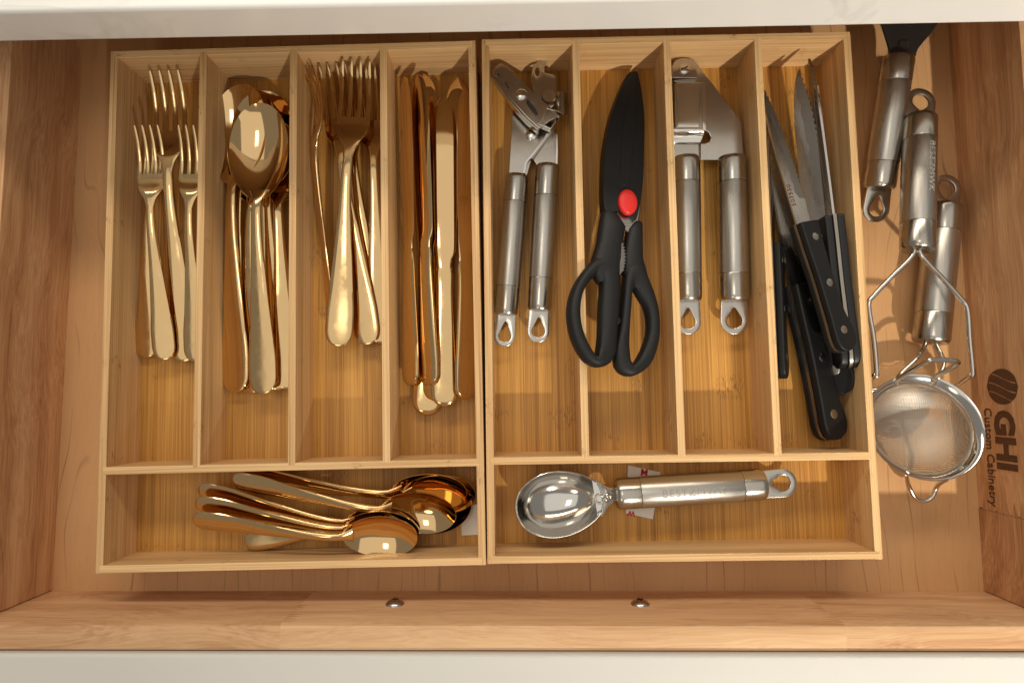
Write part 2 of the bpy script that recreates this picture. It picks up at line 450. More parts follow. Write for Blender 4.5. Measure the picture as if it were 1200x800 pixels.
# white face panel screwed on from inside
MB().box(-.42, .42, -.0157 - .0200, -.0157 - .0006, -.10, .0690).build('face_panel', 'white', dr, None, .0022, 38, 3)
for px in (463.5, 749.5):
    q = P(px, 706, .026)
    sc_m = Matrix.Translation((q.x, 0, .028)) @ Matrix.Rotation(math.radians(90), 4, 'Z')
    b = MB().lathe([(-.0005, .0064), (.0006, .0062), (.0020, .0048), (.0030, .0027), (.0034, .0006)], 24)
    s = b.build('screw', 'screw', dr, sc_m)
    for r in (0, 90):
        MB().box(.0028, .00355, -.0022, .0022, -.0005, .0005).build('cross_slot', 'black', s, Matrix.Rotation(math.radians(r + 20), 4, 'X'))
# burnt stamp on the right wall, reading from the back to the front
def on_wall(y, z): # text frame: x -> -y, y -> z, normal -x
    return Matrix(((0, 0, -1, XR - .00025), (-1, 0, 0, y - YF), (0, 1, 0, z), (0, 0, 0, 1)))
ball = MB()
bc = (-.0302, .0300); br = (.0120, .0136)
seg = 40
def band(o0, o1):
    # slice of the disc between two slanting curves
    top = []; bot = []
    for k in range(13):
        t = -1 + 2 * k / 12
        top.append(t); bot.append(t)
    pts = []
    n = 14
    def cut(off, t):  # curve across the disc: offset grows with a gentle S
        return (off + .30 * math.sin(t * 1.6), t)
    A = []; B = []
    for k in range(n + 1):
        t = -1 + 2 * k / n
        lim = math.sqrt(max(0, 1 - t * t))
        a = max(-lim, min(lim, cut(o0, t)[0])); b = max(-lim, min(lim, cut(o1, t)[0]))
        A.append((a, t)); B.append((b, t))
    poly = A + B[::-1]; out = []
    for p in poly:
        if not out or (abs(p[0] - out[-1][0]) + abs(p[1] - out[-1][1])) > 1e-4: out.append(p)
    return [(p[0] * br[0], p[1] * br[1]) for p in out]
st = None
for o0, o1 in ((-1.4, -.52), (-.44, .02), (.10, .52), (.60, 1.5)):
    b = MB().prism(band(o0, o1), -.0002, .0002)
    st = b.build('stamp_emblem', 'burn', sr if False else dr, on_wall(*bc), 0)
text_part('stamp_lettering', 'GHI', .0232, 'burn', dr, on_wall(-.0664, .0290) @ Matrix.Diagonal((1.02, 1, 1, 1)), .0002, 'CENTER', .0011, 1.0)
text_part('stamp_lettering', 'Custom Cabinetry', .0098, 'burn', dr, on_wall(-.0785, .0150) @ Matrix.Diagonal((.90, 1, 1, 1)), .0002, 'CENTER', .00005, 1.02)

# ------------------------------------------------------------------ bamboo trays
TW, TD, TT = .2548, .355, .0051
def tray(label, x, y, r, name='bamboo_tray'):
    t = thing(name, label, 'tray', Matrix.Translation((x, y, 0)) @ Matrix.Rotation(r, 4, 'Z'), 'bamboo cutlery trays')
    def b(nm, x0, x1, y0, y1, z0, z1, mat, bev=.0005):
        o = MB().box(x0, x1, y0, y1, z0, z1).build(nm, mat, t, None, bev); return o
    b('side_wall', 0, TT, 0, TD, 0, H, 'by'); b('side_wall', TW - TT, TW, 0, TD, 0, H, 'by')
    b('back_wall', TT * .5, TW - TT * .5, TD - TT, TD - .0002, .0003, H + .0002, 'bx')
    b('front_wall', TT * .5, TW - TT * .5, .0002, TT, .0003, H + .0002, 'bx')
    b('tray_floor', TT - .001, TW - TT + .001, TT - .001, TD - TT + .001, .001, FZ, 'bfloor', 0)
    b('cross_divider', TT * .6, TW - TT * .6, .0634, .0684, FZ - .001, H + .0002, 'bx')
    for u in (.0652, .1281, .1907):
        b('divider', u - .00255, u + .00255, .0668, TD - TT * .55, FZ - .001, H + .0004, 'by')
    return t
tl_ = tray('bamboo cutlery tray holding the gold forks, spoons and knives', -.26, -.15, .0213)
tr_ = tray('bamboo cutlery tray holding the steel tools, scissors and steak knives', -.0045, -.1439, .0116)

# paper labels lying in the trays
def sheet(name, pts, z, label, cat):
    c = sum(pts, Vector()) / len(pts)
    t = thing(name, label, cat, c)
    MB().prism([(p.x - c.x, p.y - c.y) for p in pts], -.0001, .0001).build('sheet', 'paper', t)
    return t, c
tg, c = sheet('paper_tag', [P(736, 545, .0074), P(774, 553, .0074), P(765, 608, .0074), P(733, 601, .0074)], .0074,
              'small white paper tag with red print under the ice cream scoop', 'paper tag')
for body, px, py, sz, a in (('M', 755, 553, .0068, 172), ('W', 740, 601, .0048, 172)):
    q = P(px, py, .0076) - c
    text_part('red_print', body, sz, 'redink', tg, Matrix.Translation((q.x, q.y, .0003)) @ Matrix.Rotation(math.radians(a), 4, 'Z'), .0001, 'CENTER', .0002)
sheet('paper_label', [P(540, 592, .0072), P(566, 590, .0072), P(566, 626, .0072), P(541, 627, .0072)], .0072,
      'plain grey paper label under the gold teaspoons', 'paper label')

# ------------------------------------------------------------------ gold cutlery
HW = [(0, .0010), (.0005, .0030), (.0012, .0046), (.0025, .0064), (.0045, .0080), (.008, .0094), (.013, .0100), (.022, .0100), (.045, .0082), (.08, .0056), (.11, .0040), (.135, .0034)]
TH = [(0, .0005), (.0008, .0013), (.003, .0020), (.02, .0024), (.08, .0031), (.12, .0038), (.14, .0034)]
def handle_st(L, s1, zc, k=1.0, n=40):
    out = []
    for i in range(n + 1):
        s = s1 * (i / n) ** 2.0
        out.append((s, 0, zc(s), interp(HW, s / k) * k, interp(TH, s / k)))
    return out
FORK_L = .207
def fork_z():
    tab = [(0, .0015), (.03, .0032), (.08, .0085), (.125, .0128), (.145, .0108), (.162, .0058), (.178, .0042), (.192, .0060), (.207, .0112)]
    return lambda s: interp(tab, s) - (.0015 + s / FORK_L * .0097)
def make_fork(label, M4, group, arch=1.0):
    t = thing('gold_fork', label, 'fork', M4, group); z0_ = fork_z(); zc = lambda s: z0_(s) * (arch if z0_(s) > 0 else 1)
    MB().strap(handle_st(FORK_L, .137, zc)).build('handle', 'gold', t)
    hw = [(.1345, .0034), (.142, .0050), (.149, .0088), (.155, .0113), (.162, .0121), (.1655, .0121)]
    st = [(s, 0, zc(s), interp(hw, s), .0034 - (s - .1345) / .031 * .0013) for s in (.1345 + .031 * i / 14 for i in range(15))]
    MB().strap(st, 18, 3.2).build('head', 'gold', t)
    for c in (-.0101, -.0034, .0034, .0101):
        st = []
        for i in range(15):
            s = .1605 + (.207 - .1605) * i / 14; q = i / 14
            hw_ = 0.0021 - .0010 * q if q < .93 else .0007
            st.append((s, c * (1 - .05 * q), zc(s), hw_, .0022 - .0008 * q))
        MB().strap(st, 10, 2.8).build('tine', 'gold', t)
    return t
def put(maker, L, end, tip, roll, label, group):
    a = P(*end); b = P(*tip)
    return maker(label, frame(a, b, roll, (b - a).length / L), group)
def make_spoon_k(L, a, b, depth, name, cat):
    k = L / .205
    def mk(label, M4, group):
        t = thing(name, label, cat, M4, group)
        s1 = L - 2 * a + .004
        tab = [(0, .0015), (.03 * k, .003), (.07 * k, .0075), (s1 - .012, .0120), (s1, .0105), (L, .0078)]
        zc = lambda s: interp(tab, s) - (.0015 + s / L * .0063)
        st = handle_st(L, s1 - .006, zc, k)
        st += [(s1 - .002, 0, zc(s1 - .002) - .0008, .0045 * k, .0032), (s1 + .003, 0, zc(s1 + .003) - .0022, .0075 * k, .0022)]
        MB().strap(st).build('handle', 'gold', t)
        xc = L - a; n, m = 48, 12; th = .0011
        def pt(r, ph, dn):
            x = xc + a * r * math.cos(ph); y = b * r * math.sin(ph) * (1 + .07 * r * math.cos(ph))
            z = zc(min(L, max(s1, x))) - depth * (1 - r ** 2.4)
            return (x, y, z - (th if dn else 0))
        R = []
        for i in range(1, m + 1): R.append([pt(i / m, 2 * math.pi * j / n, False) for j in range(n)])
        R.append([(lambda p: (xc + (p[0] - xc) * 1.012, p[1] * 1.012, p[2] - th * .5))(pt(1, 2 * math.pi * j / n, False)) for j in range(n)])
        for i in range(m, 0, -1): R.append([pt(i / m, 2 * math.pi * j / n, True) for j in range(n)])
        MB().rings(R).build('bowl', 'goldb', t, None, 0, 60)
        return t
    return mk
spoon = make_spoon_k(.205, .0345, .0212, .0095, 'gold_spoon', 'spoon')
teaspoon = make_spoon_k(.163, .0262, .0170, .0092, 'gold_teaspoon', 'teaspoon')
KN_L = .238
def make_knife(label, M4, group):
    t = thing('gold_knife', label, 'knife', M4, group)
    hw = [(0, .0010), (.0005, .0031), (.0012, .0048), (.0025, .0067), (.0045, .0084), (.008, .0098), (.02, .0102), (.05, .0088), (.085, .0072), (.098, .0070), (.104, .0060)]
    th = [(0, .0008), (.0008, .0026), (.003, .0044), (.007, .0053), (.03, .0060), (.09, .0048), (.104, .0030)]
    MB().strap([(s, 0, 0, interp(hw, s), interp(th, s)) for s in (.104 * (i / 34) ** 1.8 for i in range(35))]).build('handle', 'gold', t)
    up = [(.100, .0058), (.112, .0066), (.16, .0082), (.21, .0084), (.228, .0066), (.235, .0036), (.238, .0010)]
    lo = [(.100, -.0058), (.110, -.0062), (.116, -.0090), (.16, -.0098), (.205, -.0098), (.225, -.0080), (.235, -.0040), (.238, -.0002)]
    st = []
    for i in range(40):
        s = .100 + .138 * i / 39; a = interp(up, s); b = interp(lo, s)
        st.append((s, (a + b) / 2, 0, (a - b) / 2, .0030 - .0014 * min(1, i / 6)))
    MB().strap(st, 14, 2.2).build('blade', 'goldb', t)
    return t
G1 = 'gold forks in the leftmost compartment'
for end, tip, roll, lab in (
    ((171, 419, .012), (181, 150, .027), 4, 'gold fork nested underneath with its handle end farthest left of all'),
    ((216, 424, .014), (192, 83, .037), 4, 'gold fork with tines reaching highest in the leftmost compartment'),
    ((229, 424, .019), (222, 147, .040), 2, 'gold fork against the divider, over another fork, in the leftmost compartment'),
    ((193, 422, .019), (171, 147, .041), 6, 'gold fork with its tines lowest and farthest left in the leftmost compartment')):
    put(make_fork, FORK_L, end, tip, roll, lab, G1)
G2 = 'gold spoons in the second compartment'
for end, tip, roll, lab in (
    ((267, 424, .010), (296, 106, .014), -4, 'gold spoon at the bottom of the pile with its short handle end far left'),
    ((275, 460, .014), (281, 99, .022), -12, 'gold spoon with dark bowl behind the top spoon in the second compartment'),
    ((293, 461, .010), (303, 128, .020), -4, 'gold spoon directly beneath the top spoon, its handle just left of it'),
    ((326, 457, .012), (308, 106, .018), 8, 'gold spoon nested low under the pile, third handle from left'),
    ((337, 456, .011), (322, 130, .021), 12, 'gold spoon leaning on the right divider of the second compartment'),
    ((308, 462, .021), (304, 121, .036), -3, 'shiny gold spoon on top of the pile in the second compartment')):
    put(spoon, .205, end, tip, roll, lab, G2)
G3 = 'gold forks in the third compartment'
for end, tip, roll, arch, lab in (
    ((389, 388, .011), (361, 82, .034), -58, .15, 'gold fork turned on edge along the left of the third compartment'),
    ((447, 402, .012), (434, 74, .024), 8, 1, 'gold fork half hidden at the right divider of the third compartment'),
    ((440, 398, .010), (402, 76, .016), 0, 1, 'gold fork at the bottom of the fork pile in the third compartment'),
    ((431, 404, .017), (388, 70, .030), -6, 1, 'gold fork crossing under the top fork in the third compartment'),
    ((396, 406, .023), (417, 68, .037), 2, 1, 'gold fork on top of the pile in the third compartment')):
    put(lambda l, m, g: make_fork(l, m, g, arch), FORK_L, end, tip, roll, lab, G3)
G4 = 'gold table knives in the fourth compartment'
for end, tip, roll, lab in (
    ((499, 486, .011), (538, 91, .012), 5, 'gold table knife lowest in the pile with its handle end nearest'),
    ((512, 470, .016), (497, 87, .016), -12, 'gold table knife lying under the others in the fourth compartment'),
    ((481, 452, .020), (474, 90, .030), -48, 'gold table knife standing on edge against the left divider'),
    ((503, 452, .024), (490, 87, .034), -36, 'gold table knife leaning beside the one at the left divider'),
    ((521, 476, .020), (520, 112, .024), 4, 'gold table knife lying flat and bright in the middle of the pile'),
    ((546, 468, .022), (545, 103, .031), 46, 'gold table knife leaning on the right wall of the fourth compartment')):
    put(make_knife, KN_L, end, tip, roll, lab, G4)
G5 = 'gold teaspoons in the long front compartment'
for end, tip, roll, lab in (
    ((287, 634, .012), (552, 588, .014), -6, 'gold teaspoon at the bottom with its handle end lowest'),
    ((300, 562, .014), (557, 580, .022), 30, 'gold teaspoon farthest right in the front compartment'),
    ((283, 556, .020), (547, 578, .028), 36, 'gold teaspoon with handle along the cross divider'),
    ((272, 562, .026), (534, 606, .030), 26, 'gold teaspoon with dark upturned bowl in the middle of the pile'),
    ((232, 574, .022), (492, 622, .022), 26, 'gold teaspoon third from the top of the near nested stack'),
    ((229, 590, .026), (491, 626, .027), 26, 'gold teaspoon second from the top of the near nested stack'),
    ((226, 609, .028), (489, 630, .033), 26, 'gold teaspoon on top of the near nested stack')):
    put(teaspoon, .163, end, tip, roll, lab, G5)

# ------------------------------------------------------------------ steel tool handles
def steel_handle(t, a, b, r, oval=1.0, roll=0.0, loop=.030, cap=.17, loopw=None, mark=None, mats=('collar', 'brushed', 'collar')):
    """grip with two collars and a flat hanging loop; a: loop end of the tube, b: head end (world)"""
    base = t.matrix_world.inverted() if t.matrix_world else Matrix()
    base = Matrix.Translation(-t.location)
    Mx = base @ frame(a, b, roll); L = (b - a).length; c = L * cap
    MB().lathe([(.0, r * .55), (.0004, r * .88), (.0018, r * .985), (.004, r), (c - .0006, r), (c - .0001, r * .985)], 64, oval).build('end_cap', mats[0], t, Mx)
    g = MB().lathe([(c + .0001, r * .985), (c + .0006, r * 1.0), (L - c - .0006, r * 1.0), (L - c - .0001, r * .985)], 64, oval).build('grip', mats[1], t, Mx)
    MB().lathe([(L - c + .0001, r * .985), (L - c + .0006, r), (L - .004, r), (L - .0018, r * .975), (L - .0004, r * .86), (L, r * .5)], 64, oval).build('collar', mats[2], t, Mx)
    w_ = loopw or r * .86; lc = -loop + w_
    outer = [(.002, -w_ * .92), (.002, w_ * .92)] + [(lc + w_ * math.cos(q), w_ * math.sin(q)) for q in (math.pi / 2 + math.pi * k / 16 for k in range(17))]
    hr = w_ * .56
    hole = [(lc + hr * math.cos(q), hr * math.sin(q)) for q in (math.radians(70) + math.radians(220) * k / 16 for k in range(17))] + [(-.0045, -hr * .12), (-.0045, hr * .12)]
    MB().holed(outer, hole, -.0011, .0011, 56, 7).build('hanging_loop', 'plate', t, Mx)
    return Mx, L, g

# can opener
t = thing('can_opener', 'steel can opener with two tube handles beside the gold knives', 'can opener', P(615, 250, FZ))
loc = t.location
def wpoly(pts, z): return [((P(x, y, z) - loc).x, (P(x, y, z) - loc).y) for x, y in pts]
steel_handle(t, P(593, 369, .018), P(606, 205, .020), .0083, .95, 0, .0225, .20, .0075)
steel_handle(t, P(632, 364, .018), P(642, 193, .022), .0086, .95, 0, .0225, .22, .0078)
zz = lambda z: z - loc.z
MB().prism(wpoly([(601, 122), (596, 212), (616, 211), (623, 186), (641, 163), (650, 150), (644, 118), (620, 104)], .017), zz(.0155), zz(.0172)).build('jaw_plate', 'plate', t, None, .0004)
MB().prism(wpoly([(618, 178), (634, 200), (652, 199), (653, 162), (645, 146), (628, 150)], .0145), zz(.0130), zz(.0147)).build('jaw_plate', 'plate', t, None, .0004)
def upright(pts, z0, z1, th, name, mat='chrome'):
    b = MB(); W = [P(x, y, z0) - loc for x, y in pts]; R = []
    for i, p in enumerate(W):
        d = (W[min(i + 1, len(W) - 1)] - W[max(i - 1, 0)]); d.z = 0; d.normalize(); nrm = Vector((-d.y, d.x, 0)) * th / 2
        R.append([(p.x - nrm.x, p.y - nrm.y, zz(z0)), (p.x + nrm.x, p.y + nrm.y, zz(z0)), (p.x + nrm.x, p.y + nrm.y, zz(z1)), (p.x - nrm.x, p.y - nrm.y, zz(z1))])
    return b.rings(R).build(name, mat, t, None, .0002)
upright([(645, 156), (625, 183), (616, 194), (614, 206)], .0165, .0225, .0016, 'bent_flange')
upright([(651.5, 162), (652, 180), (651.5, 198)], .0140, .0215, .0015, 'bent_flange')
# turning key: folded channel lying across the jaws
zk = .0300
key = MB().prism(wpoly([(576, 86), (579, 79), (586, 74), (593, 77), (626, 109), (640, 121), (656, 136), (644, 142), (632, 151), (618, 138), (600, 118)], zk), zz(zk - .0016), zz(zk)).build('turning_key', 'plate', t, None, .0005)
def loc_disc(px, py, z, r, h, name, mat, parent, dome=True, n=24):
    q = P(px, py, z) - loc
    pr = [(0, r), (h * .4, r * .96), (h * .8, r * .7), (h, r * .15)] if dome else [(0, r), (h * .8, r), (h, r * .9)]
    return MB().lathe(pr, n).build(name, mat, parent, Matrix.Translation(q) @ Matrix.Rotation(math.radians(-90), 4, 'Y'))
MB().prism(wpoly([(593, 78), (626, 109), (640, 121), (656, 136), (655, 138), (638, 124), (624, 112), (591, 80)], zk), zz(zk - .0085), zz(zk - .0004)).build('key_flange', 'plate', key, None, .0003)
MB().prism(wpoly([(577, 87), (601, 119), (619, 139), (632, 151), (630, 152), (617, 141), (599, 121), (576, 89)], zk), zz(zk - .0085), zz(zk - .0004)).build('key_flange', 'plate', key, None, .0003)
loc_disc(611, 111, zk, .0042, .0018, 'rivet', 'chrome', key)
MB().prism(wpoly(smooth2([(617, 119), (620, 118), (629, 130), (629.5, 135), (626, 134), (618, 123)], 4), zk + .0002), zz(zk - .0006), zz(zk + .0003)).build('slot', 'nylon', key)
loc_disc(584.5, 88, zk, .0010, .0003, 'hole', 'nylon', key, False)
MB().prism(wpoly([(592, 95), (597, 103), (596, 104), (591, 96)], zk + .0002), zz(zk - .0006), zz(zk + .0003)).build('slot', 'nylon', key)
# bright square end of the channel
upright([(656, 136), (640, 131), (634, 144), (631, 149), (645, 155), (650, 147), (650, 138)], zk - .006, zk + .0006, .0011, 'key_end')
# bottle opener hook, cutting wheel tab, pivot
bo = smooth2([(624, 80), (629, 73), (636, 68), (640, 71), (640, 77), (638, 80), (638.5, 90), (641, 97), (645, 97), (647, 90), (649, 88), (652, 94), (652, 112), (649, 126), (638, 128), (628, 116), (623, 98)], 3)
MB().holed(wpoly(bo, .022), wpoly([(629.5 + 2.6 * math.cos(a), 85 + 4.4 * math.sin(a)) for a in (math.pi * 2 * k / 14 for k in range(14))], .022), zz(.0208), zz(.0224), 72, 7).build('bottle_opener', 'plate', t)
b = MB(); R = []
for k in range(9):
    a = k / 8; x = 652 + 13.5 * a; zt = .0250 + .003 * math.sin(a * 2.6) - .0045 * max(0, a - .7) / .3
    p0 = P(x, 107.5 + 1.5 * a, zt) - loc; p1 = P(x, 132 + 4 * a, zt) - loc
    R.append([(p0.x, p0.y, zz(zt) - .0006), (p0.x, p0.y, zz(zt) + .0006), (p1.x, p1.y, zz(zt) + .0006), (p1.x, p1.y, zz(zt) - .0006)])
b.rings(R).build('guard_tab', 'collar', t, None, .0003)
loc_disc(623.5, 158, .0172, .0046, .0020, 'rivet', 'chrome', t)
loc_disc(643, 117, .0224, .0052, .0060, 'cutting_wheel', 'chrome', t, False)

# kitchen scissors: tip on the tray floor, finger grips resting on the divider, so built in a tilted plane
sO, sA, sB = P(740, 84, .0135), P(690, 400, .0500), P(757, 400, .0400)
sn = (sB - sO).cross(sA - sO).normalized()
if sn.z < 0: sn = -sn
sx = (Vector((1, 0, 0)) - sn * sn.x).normalized(); sy = sn.cross(sx)
sbase = P(730, 300, FZ)
SM = Matrix.Translation(sO) @ Matrix((sx, sy, sn)).transposed().to_4x4()
t = thing('kitchen_scissors', 'black handled kitchen scissors in a black sheath with red button', 'scissors', SM)
def SP(px, py, h=0.0):
    d = ROT @ Vector(((px - 600) / F, -(py - 400) / F, -1))
    q = CAM + d * (((sO + sn * h) - CAM).dot(sn) / d.dot(sn)) - sO
    return q.dot(sx), q.dot(sy)
def spoly(pts, h=0.0): return [SP(x, y, h) for x, y in pts]
sh = smooth2([(738, 85), (744, 84), (748, 88), (754, 124), (755, 163), (752.5, 222), (746, 256), (741, 253), (735, 248), (727, 246), (716, 249), (708, 243), (707.5, 196), (711, 160), (719, 126), (732, 93)], 4)
MB().prism(spoly(sh, .004), -.0045, .0045).build('sheath', 'black', t, None, .0022, 38, 4)
MB().prism(spoly(smooth2([(742, 92), (746, 125), (743, 165), (737, 212), (728, 212), (728, 165), (735, 120)], 4), .0047), .003, .0049).build('sheath_rib', 'black', t, None, .0005, 38, 3)
qx, qy = SP(735.5, 237, .005); R = []
for f_, h_ in ((1.0, .0038), (1.0, .0056), (.93, .0066), (.80, .0071), (.45, .0073), (.05, .0074)):
    R.append([(qx + .0070 * f_ * math.cos(a), qy + .0094 * f_ * math.sin(a), h_) for a in (2 * math.pi * k / 32 for k in range(32))])
MB().rings(R).build('release_button', 'red', t)
MB().prism(spoly([(722, 240), (750, 242), (747, 262), (736, 272), (724, 262)], .001), -.0002, .0014).build('blade', 'blade', t, None, .0003)
MB().prism(spoly([(712, 240), (735, 240), (738, 266), (722, 260)], -.002), -.0022, -.0006).build('blade', 'blade', t, None, .0003)
def shank(path, h):
    R = []
    for x, y, wpx, th in path:
        (ax_, ay_), (bx_, by_) = SP(x - wpx / 2, y, h), SP(x + wpx / 2, y, h); cx_, cy_, hw_ = (ax_ + bx_) / 2, (ay_ + by_) / 2, (bx_ - ax_) / 2
        R.append([(cx_ + hw_ * sgnpow(math.cos(a), .75), cy_, h + th / 2 * sgnpow(math.sin(a), .75)) for a in (2 * math.pi * k / 20 for k in range(20))])
    return R
oL = smooth2([(703, 300), (686, 313), (670, 338), (664, 366), (669, 397), (682, 421), (697, 430), (711, 428), (719.5, 418), (722, 398), (724.5, 366), (726, 332), (722, 306)], 5)
iL = smooth2([(702, 322), (691, 329), (682, 344), (679, 364), (682, 388), (692, 411), (698, 418), (700, 399), (700.5, 367), (703, 336)], 5)
b = MB().holed(spoly(oL), spoly(iL), -.0062, .0062, 72, 2.5, 16)
b.rings(shank([(713, 249, 15, .008), (714, 254, 20, .011), (717, 266, 30, .0122), (714, 285, 29, .0126), (711, 303, 34, .0126), (708, 318, 36, .0122), (708, 332, 18, .0090)], 0))
b.build('finger_grip', 'soft', t, None, 0, 55)
oR = smooth2([(752, 306), (757, 323), (766, 347), (771, 370), (770.5, 400), (761, 427), (744, 440), (730, 440), (720, 431), (718.5, 411), (724, 382), (728, 345), (731, 318), (740, 304)], 5)
iR = smooth2([(740, 336), (745, 346.5), (755, 364), (757, 388), (750, 411), (741, 426), (736.5, 422), (736, 396), (738, 360)], 5)
b = MB().holed(spoly(oR, -.002), spoly(iR, -.002), -.0075, .0040, 72, 2.5, 16)
b.rings(shank([(746, 261, 9, .007), (745.5, 264, 13, .009), (743, 271, 18, .0105), (741.5, 288, 21, .011), (741, 303, 23, .0112), (743, 322, 28, .0108), (742, 338, 14, .0075)], -.0018))
b.build('finger_grip', 'soft', t, None, 0, 55)
tp = []
for k in range(9):
    y = 286 + k * 3.8; bow = 2.2 * math.sin(k / 8 * math.pi); tp += [(731.5 + bow, y), (729.3 + bow, y + 1.9)]
MB().prism(spoly([(727, 284)] + tp + [(726, 322)], .0045), .002, .0046).build('nutcracker_teeth', 'plate', t)
bx_, by_ = SP(723, 375, .004)
MB().lathe([(0, .0030), (.0008, .0028), (.0014, .0020), (.0016, .0004)], 20).build('bumper', 'soft', t, Matrix.Translation((bx_, by_, .0030)) @ Matrix.Rotation(math.radians(-90), 4, 'Y'))

# garlic press
t = thing('garlic_press', 'steel garlic press with two tube handles between scissors and steak knives', 'garlic press', P(825, 220, FZ)); loc = t.location
steel_handle(t, P(806, 353, .018), P(804, 184, .020), .0098, 1, 0, .0235, .185, .0088)
steel_handle(t, P(860, 353, .018), P(857.5, 184, .020), .0104, 1, 0, .0235, .185, .0098)
MB().prism(wpoly([(798, 68), (806, 66.5), (812, 68.5), (818, 76), (869, 142), (872, 187), (840, 187.5), (821, 187.5), (821, 168), (826, 168), (831, 166), (833, 161), (831, 156), (827, 153), (826, 100), (790, 96), (786, 84), (789, 73)], .0205), zz(.0180), zz(.0206)).build('body_plate', 'plate', t, None, .0006)
MB().prism(wpoly([(787, 166), (820, 166), (820.5, 188), (788, 188)], .0230), zz(.0190), zz(.0231)).build('plunger_arm', 'collar', t, None, .0012, 38, 3)
b = MB().prism(wpoly([(791, 96), (827, 96), (827, 152), (791, 152)], .0300), zz(.0085), zz(.0300)); b.build('press_chamber', 'plate', t, None, .0014, 38, 3)
MB().prism(wpoly([(793.5, 98), (820, 98), (820, 149), (793.5, 149)], .0308), zz(.0290), zz(.0309)).build('chamber_lid', 'chrome', t, None, .0007, 38, 2)
MB().prism(wpoly([(822.5, 97), (827.5, 97), (828, 153), (823, 153)], .0310), zz(.0200), zz(.0312)).build('chamber_flange', 'chrome', t, None, .0005)
b = MB(); R = []
prof = [(150, .0303), (153, .0306), (156, .0298), (158.5, .0270), (160, .0245), (163, .0240), (166, .0246), (169, .0236)]
for y, z in prof:
    p0 = P(788, y, z) - loc; p1 = P(825 - max(0, y - 157) * .45, y, z) - loc
    R.append([(p0.x, p0.y, p0.z - .0014), (p0.x, p0.y, p0.z), (p1.x, p1.y, p1.z), (p1.x, p1.y, p1.z - .0014)])
b.rings(R).build('rolled_lip', 'chrome', t, None, 0, 70)
MB().prism(wpoly(smooth2([(787, 92), (787, 78), (792, 70), (801, 67.5), (811, 70), (817, 78), (818, 92)], 1), .0240), zz(.0200), zz(.0242)).build('pivot_bracket', 'plate', t, None, .0008, 38, 3)
s = loc_disc(802, 81, .0242, .0040, .0018, 'pivot_screw', 'chrome', t)
MB().box(.0010, .0021, -.0003, .0003, -.0024, .0024).build('slot', 'nylon', s, Matrix.Rotation(.5, 4, 'X'))

# ------------------------------------------------------------------ steak knives
SK_L = .232
def steak_knife(label, M4, group, number=False):
    t = thing('steak_knife', label, 'steak knife', M4, group)
    hl = .112
    up = [(0, .002), (.004, .0070), (.012, .0088), (.03, .0082), (.06, .0080), (.09, .0092), (.112, .0098)]
    lo = [(0, -.004), (.004, -.0110), (.012, -.0135), (.022, -.0118), (.035, -.0088), (.06, -.0080), (.09, -.0090), (.108, -.0100), (.112, -.0102)]
    n = 30
    poly = [(hl * i / n, interp(up, hl * i / n)) for i in range(n + 1)] + [(hl * i / n, interp(lo, hl * i / n)) for i in range(n, -1, -1)]
    MB().prism(poly, -.00115, .00115).build('tang', 'tang', t, None, 0)
    for z0, z1 in ((.00125, .0072), (-.0072, -.00125)):
        MB().prism([(x + (.0003 if x < .05 else -.0001), y * .985) for x, y in poly], z0, z1).build('handle_scale', 'black', t, None, .0016, 38, 3)
    for x in (.018, .058, .098):
        MB().lathe([(-.0076, .0026), (-.0073, .0033), (.0073, .0033), (.0076, .0026)], 20).build('rivet', 'plate', t, Matrix.Translation((x, -.0012, 0)) @ Matrix.Rotation(math.radians(90), 4, 'Y'))
    # blade: straight spine (+y), serrated edge (-y)
    top = [(.110, .0082), (.14, .0080), (.19, .0066), (.22, .0030), (.232, -.0012)]
    bot = [(.110, -.0080), (.124, -.0082), (.126, -.0098), (.16, -.0098), (.20, -.0076), (.222, -.0042), (.232, -.0014)]
    m = 60; pts = []
    for i in range(m + 1):
        s = .110 + .122 * i / m; pts.append((s, interp(top, s)))
    ser = []
    for i in range(m * 2, -1, -1):
        s = .110 + .122 * i / (m * 2); y = interp(bot, s)
        if .132 < s < .229: y += .0017 * abs(math.sin((s - .132) * math.pi / .0044))
        ser.append((s, y))
    b = MB().prism(pts + ser[1:-1] if False else pts + ser, -.0008, .0008)
    bl = b.build('blade', 'blade', t)
    gr = [(x, y) for x, y in ser if .1325 < x < .2295]
    up_ = [(x, min(y + .0085 * min(1, (x - .130) / .006) * (1 - .25 * (x - .1325) / .097), interp(top, x) - .0016)) for x, y in ser if .1325 < x < .2295]
    MB().prism([(x, y + .0002) for x, y in gr] + up_[::-1][::6], -.00086, .00086).build('ground_edge', 'edge', t)
    if number:
        text_part('blade_number', '507550', .0062, 'burn', t, Matrix.Translation((.137, .0045, .0009)), .0001, 'CENTER', 0, 1.05)
    return t
GK = 'steak knives in the rightmost compartment'
def putk(end, tip, roll, lab, number=False):
    a = P(*end); b = P(*tip); steak_knife(lab, frame(a, b, roll, (b - a).length / SK_L), GK, number)
putk((912, 444, .013), (899, 120, .020), 60, 'steak knife standing on edge against the divider by the garlic press')
putk((972, 516, .022), (899, 150, .014), 24, 'steak knife whose black handle reaches nearest the front of the tray')
putk((984, 462, .017), (934, 82, .034), -44, 'steak knife with broad serrated blade in the middle of the knives')
putk((1000, 448, .018), (958, 100, .024), 62, 'steak knife darkly pressed against the right tray wall')
putk((994, 432, .032), (949, 68, .040), 84, 'steak knife on edge showing its long thin silver spine')
putk((987, 413, .042), (894, 106, .040), 22, 'steak knife on top with numbered blade and two round rivets', True)

